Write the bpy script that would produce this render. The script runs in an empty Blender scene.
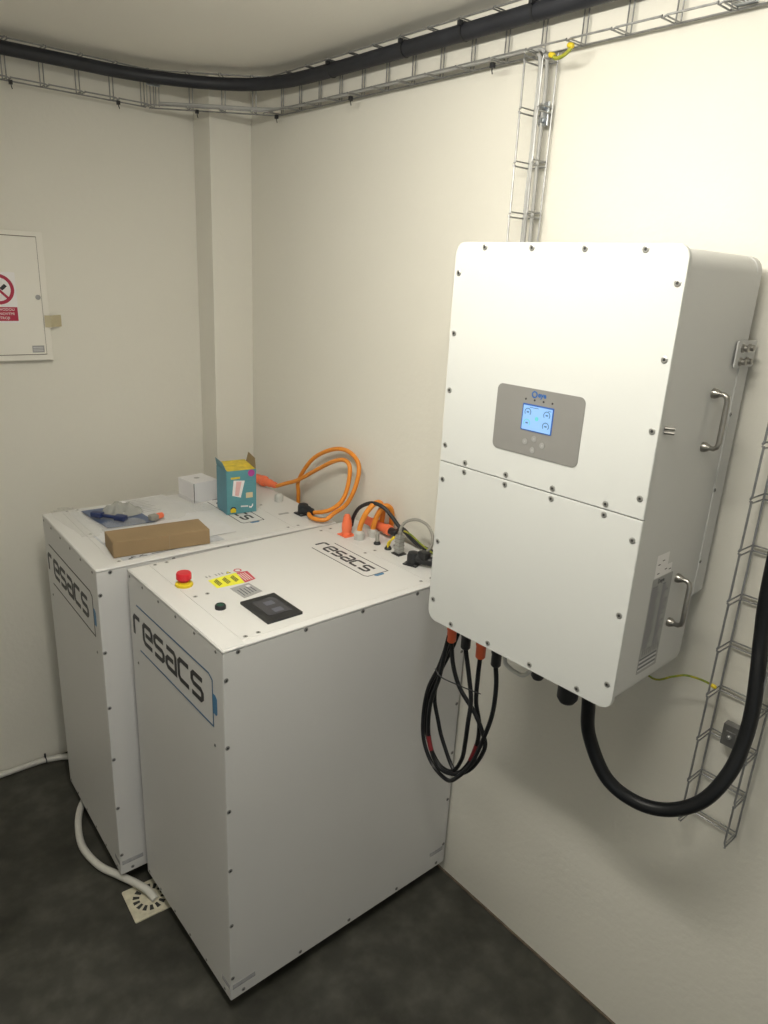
import bpy, bmesh, math, random
from math import pi, sin, cos, radians
from mathutils import Vector, Matrix
random.seed(7)
S = bpy.context.scene
COL = S.collection

# ------------------------------------------------------------------ camera
cam_d = bpy.data.cameras.new('camera')
cam_d.sensor_fit = 'HORIZONTAL'; cam_d.sensor_width = 36.0
cam_d.lens = 713.48 / 768 * 36.0
cam_d.clip_start = 0.01
cam = bpy.data.objects.new('camera', cam_d); COL.objects.link(cam)
_rx = Vector((0.7651136906553306, -0.6419147892305531, 0.050462300170930674))
_dn = Vector((-0.1669614450719845, -0.273472957297195, -0.9472784265910412))
_fw = Vector((0.6218721060080773, 0.716350434488888, -0.31641292447496006))
M = Matrix((( _rx.x, -_dn.x, -_fw.x, -1.5477), (_rx.y, -_dn.y, -_fw.y, -2.8034), (_rx.z, -_dn.z, -_fw.z, 2.0243), (0, 0, 0, 1)))
cam.matrix_world = M
S.camera = cam

# ------------------------------------------------------------------ world, lamp, exposure
W = bpy.data.worlds.new('world'); S.world = W; W.use_nodes = True
W.node_tree.nodes['Background'].inputs[0].default_value = (0.8, 0.85, 0.9, 1)
W.node_tree.nodes['Background'].inputs[1].default_value = 0.3

def area(name, loc, sx, sy, power, color, rot=(0, 0, 0)):
    d = bpy.data.lights.new(name, 'AREA'); d.shape = 'RECTANGLE'; d.size = sx; d.size_y = sy
    d.energy = power; d.color = color
    o = bpy.data.objects.new(name, d); COL.objects.link(o); o.location = loc; o.rotation_euler = rot
    return o
LAMP = (1.0, 0.96, 0.85)
area('ceiling_lamp_underside', (-1.13, -1.95, 2.535), 0.06, 1.20, 15.5, LAMP)
area('ceiling_lamp_side_right', (-1.083, -1.95, 2.575), 0.06, 1.20, 13.5, LAMP, (0, radians(-90), 0))
area('ceiling_lamp_side_left', (-1.177, -1.95, 2.575), 0.06, 1.20, 8.5, LAMP, (0, radians(90), 0))
area('daylight_rear', (-2.1, -4.15, 1.3), 0.9, 1.9, 6, (0.80, 0.90, 1.0), (radians(90), 0, 0))  # faint daylight from behind the camera; no opening is modelled for it

S.view_settings.view_transform = 'Standard'
S.view_settings.look = 'None'
S.view_settings.gamma = 1.0
S.view_settings.use_curve_mapping = False
S.view_settings.exposure = 0.0

# ------------------------------------------------------------------ materials
def mat(name, col, rough=0.5, metal=0.0, noise=0.0, nscale=8.0, bump=0.0, bscale=80.0, emit=None, es=1.0, alpha=1.0, col2=None, trans=0.0, spec=0.5):
    m = bpy.data.materials.new(name); m.use_nodes = True
    nt = m.node_tree; b = nt.nodes['Principled BSDF']
    b.inputs['Base Color'].default_value = (*col, 1)
    b.inputs['Roughness'].default_value = rough
    b.inputs['Metallic'].default_value = metal
    b.inputs['Specular IOR Level'].default_value = spec
    if trans: b.inputs['Transmission Weight'].default_value = trans
    if alpha < 1: b.inputs['Alpha'].default_value = alpha
    if emit: b.inputs['Emission Color'].default_value = (*emit, 1); b.inputs['Emission Strength'].default_value = es
    tc = nt.nodes.new('ShaderNodeTexCoord')
    if noise or col2:
        n = nt.nodes.new('ShaderNodeTexNoise'); n.inputs['Scale'].default_value = nscale; n.inputs['Detail'].default_value = 6
        nt.links.new(tc.outputs['Object'], n.inputs['Vector'])
        r = nt.nodes.new('ShaderNodeValToRGB')
        c2 = col2 or tuple(c * (1 - noise) for c in col)
        r.color_ramp.elements[0].position = 0.35; r.color_ramp.elements[0].color = (*c2, 1)
        r.color_ramp.elements[1].position = 0.68; r.color_ramp.elements[1].color = (*col, 1)
        nt.links.new(n.outputs['Fac'], r.inputs['Fac']); nt.links.new(r.outputs['Color'], b.inputs['Base Color'])
    if bump:
        n = nt.nodes.new('ShaderNodeTexNoise'); n.inputs['Scale'].default_value = bscale; n.inputs['Detail'].default_value = 4
        nt.links.new(tc.outputs['Object'], n.inputs['Vector'])
        bp = nt.nodes.new('ShaderNodeBump'); bp.inputs['Strength'].default_value = bump; bp.inputs['Distance'].default_value = 0.004
        nt.links.new(n.outputs['Fac'], bp.inputs['Height']); nt.links.new(bp.outputs['Normal'], b.inputs['Normal'])
    return m

m_wall = mat('wall_paint', (0.76, 0.738, 0.668), 0.85, noise=0.03, nscale=1.6, bump=0.25, bscale=55)
m_ceil = mat('ceiling_paint', (0.82, 0.80, 0.745), 0.9, noise=0.02, nscale=2, bump=0.1)
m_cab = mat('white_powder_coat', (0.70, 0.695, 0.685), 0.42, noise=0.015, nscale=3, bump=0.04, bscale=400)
m_cab2 = mat('white_powder_coat_shaded', (0.655, 0.65, 0.645), 0.45, noise=0.03, nscale=2.5, bump=0.04, bscale=400)  # same coat as the top; front and side shade put into a darker colour
m_inv = mat('inverter_white', (0.61, 0.62, 0.605), 0.40, noise=0.01, nscale=3, bump=0.03, bscale=500)
m_invs = mat('inverter_side_grey_white', (0.62, 0.62, 0.61), 0.42, noise=0.02, nscale=3)
m_steel = mat('galvanised_wire', (0.37, 0.375, 0.375), 0.42, 0.6, noise=0.25, nscale=60)
m_zinc = mat('zinc_plate', (0.62, 0.66, 0.72), 0.3, 1.0, noise=0.3, nscale=50)
m_chrome = mat('brushed_nickel', (0.40, 0.385, 0.36), 0.30, 1.0)
m_screw = mat('screw_head', (0.26, 0.26, 0.26), 0.35, 0.7)
m_screwl = mat('screw_head_light', (0.45, 0.45, 0.44), 0.35, 0.8)
m_dark = mat('dark_recess', (0.03, 0.03, 0.03), 0.7)
m_black = mat('black_plastic', (0.018, 0.019, 0.022), 0.45, noise=0.2, nscale=20)
m_conduit = mat('black_conduit', (0.009, 0.010, 0.012), 0.42, spec=0.3, noise=0.2, nscale=12)
m_trunk = mat('trunk_cable', (0.022, 0.024, 0.032), 0.5, noise=0.3, nscale=15)
m_rod = mat('grey_conduit', (0.42, 0.42, 0.41), 0.45, noise=0.05)
m_orange = mat('orange_cable', (0.80, 0.28, 0.03), 0.45, noise=0.08, nscale=20)
m_orplug = mat('orange_plug', (0.93, 0.20, 0.085), 0.45, noise=0.08, nscale=20)
m_orhead = mat('orange_connector', (0.80, 0.15, 0.06), 0.5)
m_red = mat('red_plastic', (0.62, 0.018, 0.03), 0.4)
m_redtape = mat('red_tape', (0.20, 0.015, 0.02), 0.5)
m_yel = mat('yellow_plastic', (0.72, 0.55, 0.02), 0.45)
m_yelp = mat('yellow_print', (0.86, 0.83, 0.05), 0.5)
m_redp = mat('red_print', (0.55, 0.06, 0.09), 0.5)
m_green = mat('green_button_lens', (0.01, 0.07, 0.045), 0.3)
m_greyp = mat('grey_plate_print', (0.36, 0.36, 0.36), 0.45, noise=0.1, nscale=90)
m_ink = mat('black_ink', (0.025, 0.025, 0.03), 0.5)
m_blueink = mat('blue_line_ink', (0.035, 0.12, 0.24), 0.5)
m_bluetab = mat('blue_tab_ink', (0.06, 0.20, 0.38), 0.5)
m_screen = mat('dark_screen', (0.05, 0.05, 0.06), 0.15)
m_screenlit = mat('dark_screen_tile', (0.11, 0.115, 0.15), 0.2)
m_panel = mat('inverter_panel_grey', (0.23, 0.225, 0.215), 0.45, noise=0.03)
m_lcd = mat('lcd_screen', (0.2, 0.35, 0.6), 0.2, emit=(0.28, 0.50, 0.98), es=0.42)
m_lcdframe = mat('lcd_frame', (0.03, 0.09, 0.30), 0.2, emit=(0.04, 0.12, 0.5), es=0.25)
m_lcdink = mat('lcd_ink', (0.04, 0.10, 0.20), 0.3, emit=(0.06, 0.14, 0.3), es=0.4)
m_lcdteal = mat('lcd_teal', (0.1, 0.4, 0.45), 0.3, emit=(0.1, 0.5, 0.55), es=0.4)
m_btn = mat('panel_button', (0.30, 0.295, 0.29), 0.4)
m_btnmark = mat('button_symbol', (0.36, 0.355, 0.35), 0.6)
m_logoblue = mat('logo_blue', (0.015, 0.10, 0.34), 0.4)
m_card = mat('cardboard', (0.31, 0.215, 0.115), 0.85, noise=0.12, nscale=6, bump=0.1, bscale=120)
m_cardin = mat('cardboard_flap_inside', (0.30, 0.23, 0.14), 0.85)
m_wbox = mat('white_carton', (0.72, 0.71, 0.73), 0.6, noise=0.03)
m_teal = mat('teal_print_carton', (0.11, 0.32, 0.37), 0.45, noise=0.15, nscale=12)
m_tealdk = mat('teal_print_side', (0.10, 0.28, 0.36), 0.5, noise=0.15, nscale=12)
m_ylid = mat('yellow_print_lid', (0.80, 0.60, 0.05), 0.5, noise=0.3, nscale=45)
m_magenta = mat('magenta_print', (0.40, 0.05, 0.28), 0.5)
m_white = mat('white_print', (0.82, 0.80, 0.80), 0.5)
m_pink = mat('pink_print', (0.72, 0.45, 0.45), 0.5)
m_beige = mat('beige_print', (0.62, 0.52, 0.33), 0.5)
m_paper = mat('paper', (0.72, 0.72, 0.73), 0.7, noise=0.06, nscale=20)
m_paper2 = mat('paper_shaded_print', (0.62, 0.64, 0.68), 0.7, noise=0.25, nscale=30)
m_bluepouch = mat('blue_pouch', (0.10, 0.145, 0.27), 0.3, noise=0.3, nscale=14)
m_navy = mat('navy_plastic', (0.02, 0.035, 0.12), 0.4)
m_plastic = mat('clear_plastic_film', (0.85, 0.85, 0.82), 0.12, alpha=0.22, bump=0.6, bscale=35, spec=0.8)
m_plasticg = mat('grey_plastic_film', (0.55, 0.55, 0.50), 0.18, alpha=0.62, bump=0.8, bscale=40, spec=0.8)
m_floor = None
m_pipe = mat('white_hose', (0.62, 0.61, 0.57), 0.5, noise=0.05)
m_drain = mat('drain_cream', (0.66, 0.62, 0.48), 0.6, noise=0.2, nscale=40)
m_ebox = mat('switchbox_white', (0.80, 0.775, 0.71), 0.5, noise=0.02)
m_tape = mat('masking_tape', (0.62, 0.55, 0.36), 0.6, alpha=0.85, noise=0.1)
m_signred = mat('sign_red', (0.42, 0.02, 0.06), 0.5)
m_ygwire = mat('yellow_green_wire', (0.42, 0.38, 0.03), 0.5, col2=(0.12, 0.22, 0.03), nscale=60)
m_gland = mat('translucent_gland', (0.55, 0.55, 0.52), 0.3, noise=0.1)
m_greycable = mat('grey_cable', (0.30, 0.29, 0.26), 0.5)
m_smudge = mat('tape_residue', (0.40, 0.40, 0.44), 0.5, alpha=0.5, col2=(0.62, 0.62, 0.64), nscale=40)
m_brown = mat('brown_joint', (0.17, 0.13, 0.10), 0.8, noise=0.4, nscale=30)

# concrete floor: blotches, scuffs, fine relief
m_floor = bpy.data.materials.new('grey_sealed_concrete'); m_floor.use_nodes = True
nt = m_floor.node_tree; b = nt.nodes['Principled BSDF']; b.inputs['Roughness'].default_value = 0.55
tc = nt.nodes.new('ShaderNodeTexCoord')
n1 = nt.nodes.new('ShaderNodeTexNoise'); n1.inputs['Scale'].default_value = 2.3; n1.inputs['Detail'].default_value = 9; n1.inputs['Roughness'].default_value = 0.62
n2 = nt.nodes.new('ShaderNodeTexNoise'); n2.inputs['Scale'].default_value = 13; n2.inputs['Detail'].default_value = 8
n3 = nt.nodes.new('ShaderNodeTexVoronoi'); n3.inputs['Scale'].default_value = 5.0
for n in (n1, n2, n3): nt.links.new(tc.outputs['Object'], n.inputs['Vector'])
r1 = nt.nodes.new('ShaderNodeValToRGB'); r1.color_ramp.elements[0].position = 0.36; r1.color_ramp.elements[0].color = (0.026, 0.026, 0.020, 1)
r1.color_ramp.elements[1].position = 0.66; r1.color_ramp.elements[1].color = (0.076, 0.075, 0.066, 1)
r2 = nt.nodes.new('ShaderNodeValToRGB'); r2.color_ramp.elements[0].position = 0.42; r2.color_ramp.elements[0].color = (0.72, 0.72, 0.70, 1)
r2.color_ramp.elements[1].position = 0.70; r2.color_ramp.elements[1].color = (1.25, 1.24, 1.2, 1)
mx = nt.nodes.new('ShaderNodeMixRGB'); mx.blend_type = 'MULTIPLY'; mx.inputs['Fac'].default_value = 1
nt.links.new(n1.outputs['Fac'], r1.inputs['Fac']); nt.links.new(n2.outputs['Fac'], r2.inputs['Fac'])
nt.links.new(r1.outputs['Color'], mx.inputs['Color1']); nt.links.new(r2.outputs['Color'], mx.inputs['Color2'])
nt.links.new(mx.outputs['Color'], b.inputs['Base Color'])
bp = nt.nodes.new('ShaderNodeBump'); bp.inputs['Strength'].default_value = 0.2; bp.inputs['Distance'].default_value = 0.004
nt.links.new(n2.outputs['Fac'], bp.inputs['Height']); nt.links.new(bp.outputs['Normal'], b.inputs['Normal'])

# ------------------------------------------------------------------ helpers
def mesh_of(name, bm, m, smooth=False, ang=40):
    me = bpy.data.meshes.new(name)
    bmesh.ops.recalc_face_normals(bm, faces=bm.faces[:])
    bm.to_mesh(me); bm.free()
    ms = m if isinstance(m, (list, tuple)) else [m]
    for x in ms: me.materials.append(x)
    if smooth:
        me.polygons.foreach_set('use_smooth', [True] * len(me.polygons))
        try: me.set_sharp_from_angle(angle=radians(ang))
        except Exception: pass
    return me
def link(name, me, parent=None, loc=None, rot=None):
    o = bpy.data.objects.new(name, me); COL.objects.link(o)
    if parent is not None: o.parent = parent
    if loc is not None: o.location = loc
    if rot is not None: o.rotation_euler = rot
    return o
def obj(name, bm, m, parent=None, smooth=False, ang=40, label=None):
    o = link(name, mesh_of(name, bm, m, smooth, ang), parent)
    if label: o['label'] = label
    return o
def tag(o, label, cat, group=None, kind=None):
    o['label'] = label; o['category'] = cat
    if group: o['group'] = group
    if kind: o['kind'] = kind
    return o
def thing(name, label, cat, loc=(0, 0, 0), rz=0, group=None):
    o = bpy.data.objects.new(name, None); COL.objects.link(o)
    o.location = loc; o.rotation_euler = (0, 0, rz); o.empty_display_size = 0.05
    return tag(o, label, cat, group)
def struct(name, bm, m, parent=None):
    o = obj(name, bm, m, parent); o['kind'] = 'structure'; return o
def box(bm, x0, x1, y0, y1, z0, z1, r=0, seg=2, mi=0, edges=None):
    t = bmesh.new()
    bmesh.ops.create_cube(t, size=1)
    for v in t.verts:
        v.co = Vector(((x0 + x1) / 2 + v.co.x * (x1 - x0), (y0 + y1) / 2 + v.co.y * (y1 - y0), (z0 + z1) / 2 + v.co.z * (z1 - z0)))
    if r: bmesh.ops.bevel(t, geom=t.edges[:], offset=r, segments=seg, affect='EDGES', profile=0.5)
    merge(bm, t, mi); return bm
def merge(bm, t, mi=0):
    mp = {v: bm.verts.new(v.co) for v in t.verts}
    for f in t.faces:
        try:
            g = bm.faces.new([mp[v] for v in f.verts]); g.material_index = mi
        except ValueError: pass
    t.free()
def prism(bm, pts, o, u, v, n, d, mi=0):
    """polygon pts (2-D) in frame o,u,v extruded along n by d"""
    o, u, v, n = Vector(o), Vector(u), Vector(v), Vector(n)
    a = [bm.verts.new(o + u * p[0] + v * p[1]) for p in pts]
    b = [bm.verts.new(o + u * p[0] + v * p[1] + n * d) for p in pts]
    fs = [bm.faces.new(a), bm.faces.new(b[::-1])]
    for i in range(len(pts)):
        j = (i + 1) % len(pts); fs.append(bm.faces.new((a[i], a[j], b[j], b[i])))
    for f in fs: f.material_index = mi
    return bm
def rrect(x0, x1, y0, y1, r, seg=5):
    P = []
    for cx, cy, a0 in ((x1 - r, y1 - r, 0), (x0 + r, y1 - r, 90), (x0 + r, y0 + r, 180), (x1 - r, y0 + r, 270)):
        for k in range(seg + 1):
            a = radians(a0 + 90 * k / seg); P.append((cx + r * cos(a), cy + r * sin(a)))
    return P
def circ(cx, cy, r, n=20): return [(cx + r * cos(2 * pi * k / n), cy + r * sin(2 * pi * k / n)) for k in range(n)]
def catmull(P, n=8, closed=False):
    P = [Vector(p) for p in P]
    if len(P) < 3: return P
    out = []
    Q = [P[0] * 2 - P[1]] + P + [P[-1] * 2 - P[-2]]
    for i in range(1, len(Q) - 2):
        for k in range(n):
            t = k / n; a, b_, c, d = Q[i - 1], Q[i], Q[i + 1], Q[i + 2]
            out.append(0.5 * ((2 * b_) + (-a + c) * t + (2 * a - 5 * b_ + 4 * c - d) * t * t + (-a + 3 * b_ - 3 * c + d) * t ** 3))
    out.append(P[-1]); return out
def tube(bm, path, r, sides=10, mi=0, cap=True, rfun=None):
    P = [Vector(p) for p in path]
    rings = []
    T = (P[1] - P[0]).normalized()
    up = Vector((0, 0, 1)) if abs(T.z) < 0.9 else Vector((1, 0, 0))
    N = (up - T * up.dot(T)).normalized()
    for i, p in enumerate(P):
        if i == 0: t = P[1] - P[0]
        elif i == len(P) - 1: t = P[-1] - P[-2]
        else: t = (P[i + 1] - P[i]).normalized() + (P[i] - P[i - 1]).normalized()
        t = t.normalized() if t.length > 1e-9 else T
        N = (N - t * N.dot(t)); N = N.normalized() if N.length > 1e-6 else t.orthogonal().normalized()
        B = t.cross(N); rr = rfun(i / (len(P) - 1)) if rfun else r
        rings.append([bm.verts.new(p + (N * cos(2 * pi * k / sides) + B * sin(2 * pi * k / sides)) * rr) for k in range(sides)])
    for a, b_ in zip(rings, rings[1:]):
        for k in range(sides):
            f = bm.faces.new((a[k], a[(k + 1) % sides], b_[(k + 1) % sides], b_[k])); f.material_index = mi
    if cap:
        for q in (rings[0][::-1], rings[-1]):
            f = bm.faces.new(q); f.material_index = mi
    return bm
def lathe(bm, prof, o=(0, 0, 0), axis=(0, 0, 1), n=20, mi=0):
    """prof list of (r, h) along axis from o"""
    o = Vector(o); A = Vector(axis).normalized(); u = A.orthogonal().normalized(); v = A.cross(u)
    rings = []
    for r, h in prof:
        if r < 1e-6: rings.append([bm.verts.new(o + A * h)])
        else: rings.append([bm.verts.new(o + A * h + (u * cos(2 * pi * k / n) + v * sin(2 * pi * k / n)) * r) for k in range(n)])
    for a, b_ in zip(rings, rings[1:]):
        for k in range(n):
            q = (k + 1) % n
            if len(a) == 1 and len(b_) == 1: continue
            vs = (a[0], b_[q], b_[k]) if len(a) == 1 else (a[k], a[q], b_[0]) if len(b_) == 1 else (a[k], a[q], b_[q], b_[k])
            f = bm.faces.new(vs); f.material_index = mi
    for rg, rev in ((rings[0], True), (rings[-1], False)):
        if len(rg) > 1:
            f = bm.faces.new(rg[::-1] if rev else rg); f.material_index = mi
    return bm
def stroke(bm, pts, w, o, u, v, n, d, mi=0, closed=False):
    """flat ribbon of width w along 2-D polyline with mitred joints"""
    P = [Vector((p[0], p[1])) for p in pts]; L = []; R = []
    N = len(P)
    for i in range(N):
        a = P[i] - P[i - 1] if (i > 0 or closed) else P[1] - P[0]
        c = P[(i + 1) % N] - P[i] if (i < N - 1 or closed) else P[-1] - P[-2]
        a = a.normalized(); c = c.normalized()
        na = Vector((-a.y, a.x)); nc = Vector((-c.y, c.x)); m_ = (na + nc)
        m_ = m_.normalized(); k = w / 2 / max(0.35, m_.dot(na)); L.append(P[i] + m_ * k); R.append(P[i] - m_ * k)
    o, u, v, n = Vector(o), Vector(u), Vector(v), Vector(n)
    f3 = lambda p, h: bm.verts.new(o + u * p.x + v * p.y + n * h)
    rows = [(f3(L[i], 0), f3(R[i], 0), f3(R[i], d), f3(L[i], d)) for i in range(N)]
    seq = list(zip(rows, rows[1:])) + ([(rows[-1], rows[0])] if closed else [])
    for a, c in seq:
        for k in range(4):
            f = bm.faces.new((a[k], a[(k + 1) % 4], c[(k + 1) % 4], c[k])); f.material_index = mi
    if not closed:
        for q in (rows[0], rows[-1][::-1]):
            f = bm.faces.new(q); f.material_index = mi
    return bm
def text(name, body, size, m, parent, o, u, v, n, align='CENTER', d=0.0003, bold=0.0, sx=1.0):
    c = bpy.data.curves.new(name, 'FONT'); c.body = body; c.size = size; c.align_x = align; c.align_y = 'CENTER'; c.extrude = d / 2; c.offset = bold; c.resolution_u = 2
    t = bpy.data.objects.new('tmp', c); COL.objects.link(t)
    dg = bpy.context.evaluated_depsgraph_get(); me = bpy.data.meshes.new_from_object(t.evaluated_get(dg))
    bpy.data.objects.remove(t); bpy.data.curves.remove(c)
    u, v, n, o = Vector(u), Vector(v), Vector(n), Vector(o)
    for q in me.vertices: q.co = o + u * q.co.x * sx + v * q.co.y + n * (q.co.z + d / 2)
    me.materials.clear(); me.materials.append(m); me.name = name
    return link(name, me, parent)
B = bmesh.new

# shared screw meshes (facing +Z locally)
def screw_mesh(name, r, mrim, h=0.0016):
    bm = B(); n = 10
    lathe(bm, [(r, 0), (r, h * .5), (r * .72, h), (r * .45, h)], n=n, mi=0)
    lathe(bm, [(r * .45, h * .9), (r * .45, h * 1.02)], n=6, mi=1)
    return mesh_of(name, bm, [mrim, m_dark])
SCREW = screw_mesh('screw', 0.0062, m_screw)
SCREWS = screw_mesh('screw_small', 0.0045, m_screw)
SCREWT = screw_mesh('screw_flat', 0.0062, m_screwl, 0.0008)
SCREWI = screw_mesh('screw_inverter', 0.0065, m_screwl, 0.0014)
ROT = {'z': (0, 0, 0), '-x': (0, -pi / 2, 0), '-y': (pi / 2, 0, 0), 'x': (0, pi / 2, 0), '-z': (pi, 0, 0)}
def screw(parent, loc, face, me=SCREW): return link('screw', me, parent, loc, ROT[face])

# ------------------------------------------------------------------ room
X0, Y0, H = -3.1, -4.25, 2.672
bm = B(); box(bm, X0 - .1, .1, Y0 - .1, .1, -.1, 0); struct('floor', bm, m_floor)
bm = B(); box(bm, X0 - .1, .1, Y0 - .1, .1, H, H + .1); struct('ceiling', bm, m_ceil)
bm = B(); box(bm, 0, .1, Y0 - .1, .1, 0, H); struct('wall_right', bm, m_wall)
bm = B(); box(bm, X0 - .1, 0, 0, .1, 0, H); struct('wall_back', bm, m_wall)
bm = B(); box(bm, X0 - .1, X0, Y0 - .1, 0, 0, H); struct('wall_left', bm, m_wall)
bm = B(); box(bm, X0, 0, Y0 - .1, Y0, 0, H); struct('wall_front', bm, m_wall)
bm = B(); box(bm, -.1745, .0, -.132, .0, 0, H, 0.002); struct('wall_corner', bm, m_wall)
# thin brown sealing joint along the foot of the right wall
bm = B(); box(bm, -.006, 0, Y0, -.132, 0, .005); struct('trim_1', bm, m_brown)

# ------------------------------------------------------------------ battery cabinets
GL = {
 'r': [(0, 0), (0, .84), (.16, 1), (.85, 1)],
 'e': [(1, 0), (.16, 0), (0, .16), (0, .84), (.16, 1), (.84, 1), (1, .84), (1, .5), (.24, .5)],
 's': [(1, 1), (.16, 1), (0, .86), (0, .62), (.16, .5), (.84, .5), (1, .38), (1, .14), (.84, 0), (0, 0)],
 'a': [(.06, 1), (.84, 1), (1, .84), (1, 0), (.16, 0), (0, .14), (0, .36), (.16, .5), (.76, .5)],
 'c': [(1, 1), (.16, 1), (0, .84), (0, .16), (.16, 0), (1, 0)]}
def logo(parent, o, u, v, n, k, flip, mline):
    """battery-shaped outline with the word; o = left end of frame at mid-height; k = scale"""
    lg = link('logo', None, parent)
    o, u, v, n = Vector(o), Vector(u), Vector(v), Vector(n)
    th = 0.0006
    x = 0.0
    x0s = -0.028 * -1 - 0.028
    xx = -.028 + .0
    lx = 0.0 - .028 + .0
    X = -.026
    for i, ch in enumerate('resacs'):
        bm = B(); w = .0585; h = .060
        if ch == 'r': w = .050
        pts = [(p[0] * w, (p[1] - .5) * h) for p in GL[ch]]
        stroke(bm, [((X + a) * k, b_ * k) for a, b_ in pts], .0138 * k, o, u, v, n, th)
        obj('letter', bm, m_ink, lg)
        X += w + .0195
    s = -1 if flip else 1
    bm = B()
    fr = [(0, s * .0715), (.452, s * .0715), (.470, s * .060), (.471, -s * .0715), (.012, -s * .0715)]
    stroke(bm, [(a * k, b_ * k) for a, b_ in fr], .0042 * k, o, u, v, n, th)
    obj('logo_frame', bm, mline, lg)
    bm = B()
    tb = [(.473, s * .024), (.484, s * .024), (.493, s * .016), (.493, -s * .026), (.487, -s * .033), (.473, -s * .030)]
    prism(bm, [(a * k, b_ * k) for a, b_ in tb], o, u, v, n, th)
    obj('logo_tab', bm, m_bluetab, lg, label='blue terminal tab of the battery-shaped logo')
    return lg

CW, CD, Z0, Z1 = 0.844, 0.584, 0.05, 1.170   # width (x), depth (y), bottom, top
def cabinet(label, loc, rz, mline):
    t = thing('battery_cabinet', label, 'cabinet', loc, rz, 'white battery cabinets')
    # local: x 0..CW from front, y 0..CD from near side, z world
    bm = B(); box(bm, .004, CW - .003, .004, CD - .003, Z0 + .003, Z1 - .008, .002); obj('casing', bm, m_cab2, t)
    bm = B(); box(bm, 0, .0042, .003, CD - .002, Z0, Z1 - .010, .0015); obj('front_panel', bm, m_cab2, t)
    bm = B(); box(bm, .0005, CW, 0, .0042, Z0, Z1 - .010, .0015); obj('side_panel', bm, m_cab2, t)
    bm = B(); box(bm, -.001, CW + .0, -.001, CD, Z1 - .009, Z1 - .0012, .003, 3); obj('lid', bm, m_cab, t, True)
    # three top plates with narrow joints
    for nm, a, b_ in (('top_strip', .0015, .0615), ('top_plate', .0627, .682), ('connector_plate', .6832, CW - .004)):
        bm = B(); box(bm, a, b_, .004 if nm == 'top_strip' else .020, CD - .012, Z1 - .003, Z1, .0004, 1); obj(nm, bm, m_cab, t)
    for x in (.078, .114):
        for y in (.032, .302, .578): screw(t, (x, min(y, .566) if y > .5 else y, Z1), 'z', SCREWT)
    for x in (.665, .705, .79):
        for y in (.035, .300, .545): screw(t, (x, y, Z1), 'z', SCREWT)
    for y in (.036, .149, .257, .365, .473, .566):
        screw(t, (0, y, Z1 - .019), '-x', SCREWS); screw(t, (0, y, Z0 + .012), '-x', SCREWS)
    for y in (.052, .540): screw(t, (0, y, .878), '-x', SCREWS)
    for z in (1.088, .897, .704, .513, .323, .131):
        screw(t, (.007, 0, z), '-y'); screw(t, (CW - .010, 0, z), '-y')
    for x in (.040, .234, .419, .620, .805):
        screw(t, (x, 0, Z1 - .015), '-y'); screw(t, (x, 0, Z0 + .015), '-y')
    # corner marks left by torn packing tape
    bm = B(); box(bm, .006, .078, -.0006, .0002, .088, .104); obj('tape_mark', bm, m_smudge, t, label='grey smudge of old tape')
    bm = B(); box(bm, CW - .075, CW - .012, -.0006, .0002, .108, .124); obj('tape_mark', bm, m_smudge, t, label='grey smudge of old tape')
    bm = B(); box(bm, -.0006, .0002, .006, .050, .088, .104); obj('tape_mark', bm, m_smudge, t, label='grey smudge of old tape')
    # feet
    for x in (.09, CW - .09):
        for y in (.09, CD - .09):
            bm = B(); lathe(bm, [(.028, 0), (.030, .004), (.030, .012), (.012, .018), (.012, Z0 + .004)], (x, y, 0)); obj('foot', bm, m_black, t, True)
    logo(t, (-.0002, .528, 1.0025), (0, -1, 0), (0, 0, 1), (-1, 0, 0), 1.0, False, mline)
    logo(t, (.5905, .430, Z1), (0, -1, 0), (1, 0, 0), (0, 0, 1), 0.597, True, m_ink)
    return t
cabA = cabinet('nearer white battery cabinet with touch display and red emergency button on top', (-.8534, -1.4559, 0), 0.0, m_blueink)
cabB = cabinet('farther white battery cabinet against back wall with boxes and papers on top', (-.9311, -.8375, 0), -.0300, m_ink)
# a common base panel of each cabinet shows as a dark underside: built into the casing colour
def A(x, y, z=Z1): return (x + .8534, y + 1.4559, z)   # world -> cabinet A local

# emergency stop
es = link('emergency_stop_button', None, cabA, A(-.768, -1.070))
bm = B(); lathe(bm, [(.024, 0), (.025, .003), (.024, .007), (.018, .009), (.018, .013)], n=28); obj('button_collar', bm, m_yel, es, True)
bm = B(); lathe(bm, [(.0125, .010), (.0125, .017), (.017, .018), (.021, .021), (.021, .035), (.019, .039), (.010, .0395), (0, .040)], n=28); obj('button_cap', bm, m_red, es, True)
# green push button
gb = link('push_button', None, cabA, A(-.753, -1.254))
bm = B(); lathe(bm, [(.0145, 0), (.0145, .008), (.0125, .011), (.0105, .011), (.0105, .009)], n=24); obj('button_ring', bm, m_black, gb, True)
bm = B(); lathe(bm, [(.0103, .006), (.0103, .0095), (.008, .0105), (0, .0107)], n=20); obj('button_lens', bm, m_green, gb, True)
# touch display
hm = link('touch_display', None, cabA, A(-.646, -1.331))
bm = B(); prism(bm, rrect(-.053, .053, -.0715, .0715, .003), (0, 0, 0), (1, 0, 0), (0, 1, 0), (0, 0, 1), .006); obj('display_bezel', bm, m_black, hm)
bm = B(); prism(bm, rrect(-.034, .034, -.046, .046, .002), (.004, .004, .006), (1, 0, 0), (0, 1, 0), (0, 0, 1), .0004); obj('display_screen', bm, m_screen, hm)
for yy in (-.022, .022):
    bm = B(); prism(bm, rrect(-.015, .013, -.011, .011, .002), (.008, yy, .0064), (1, 0, 0), (0, 1, 0), (0, 0, 1), .0003); obj('screen_tile', bm, m_screenlit, hm)
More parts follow.
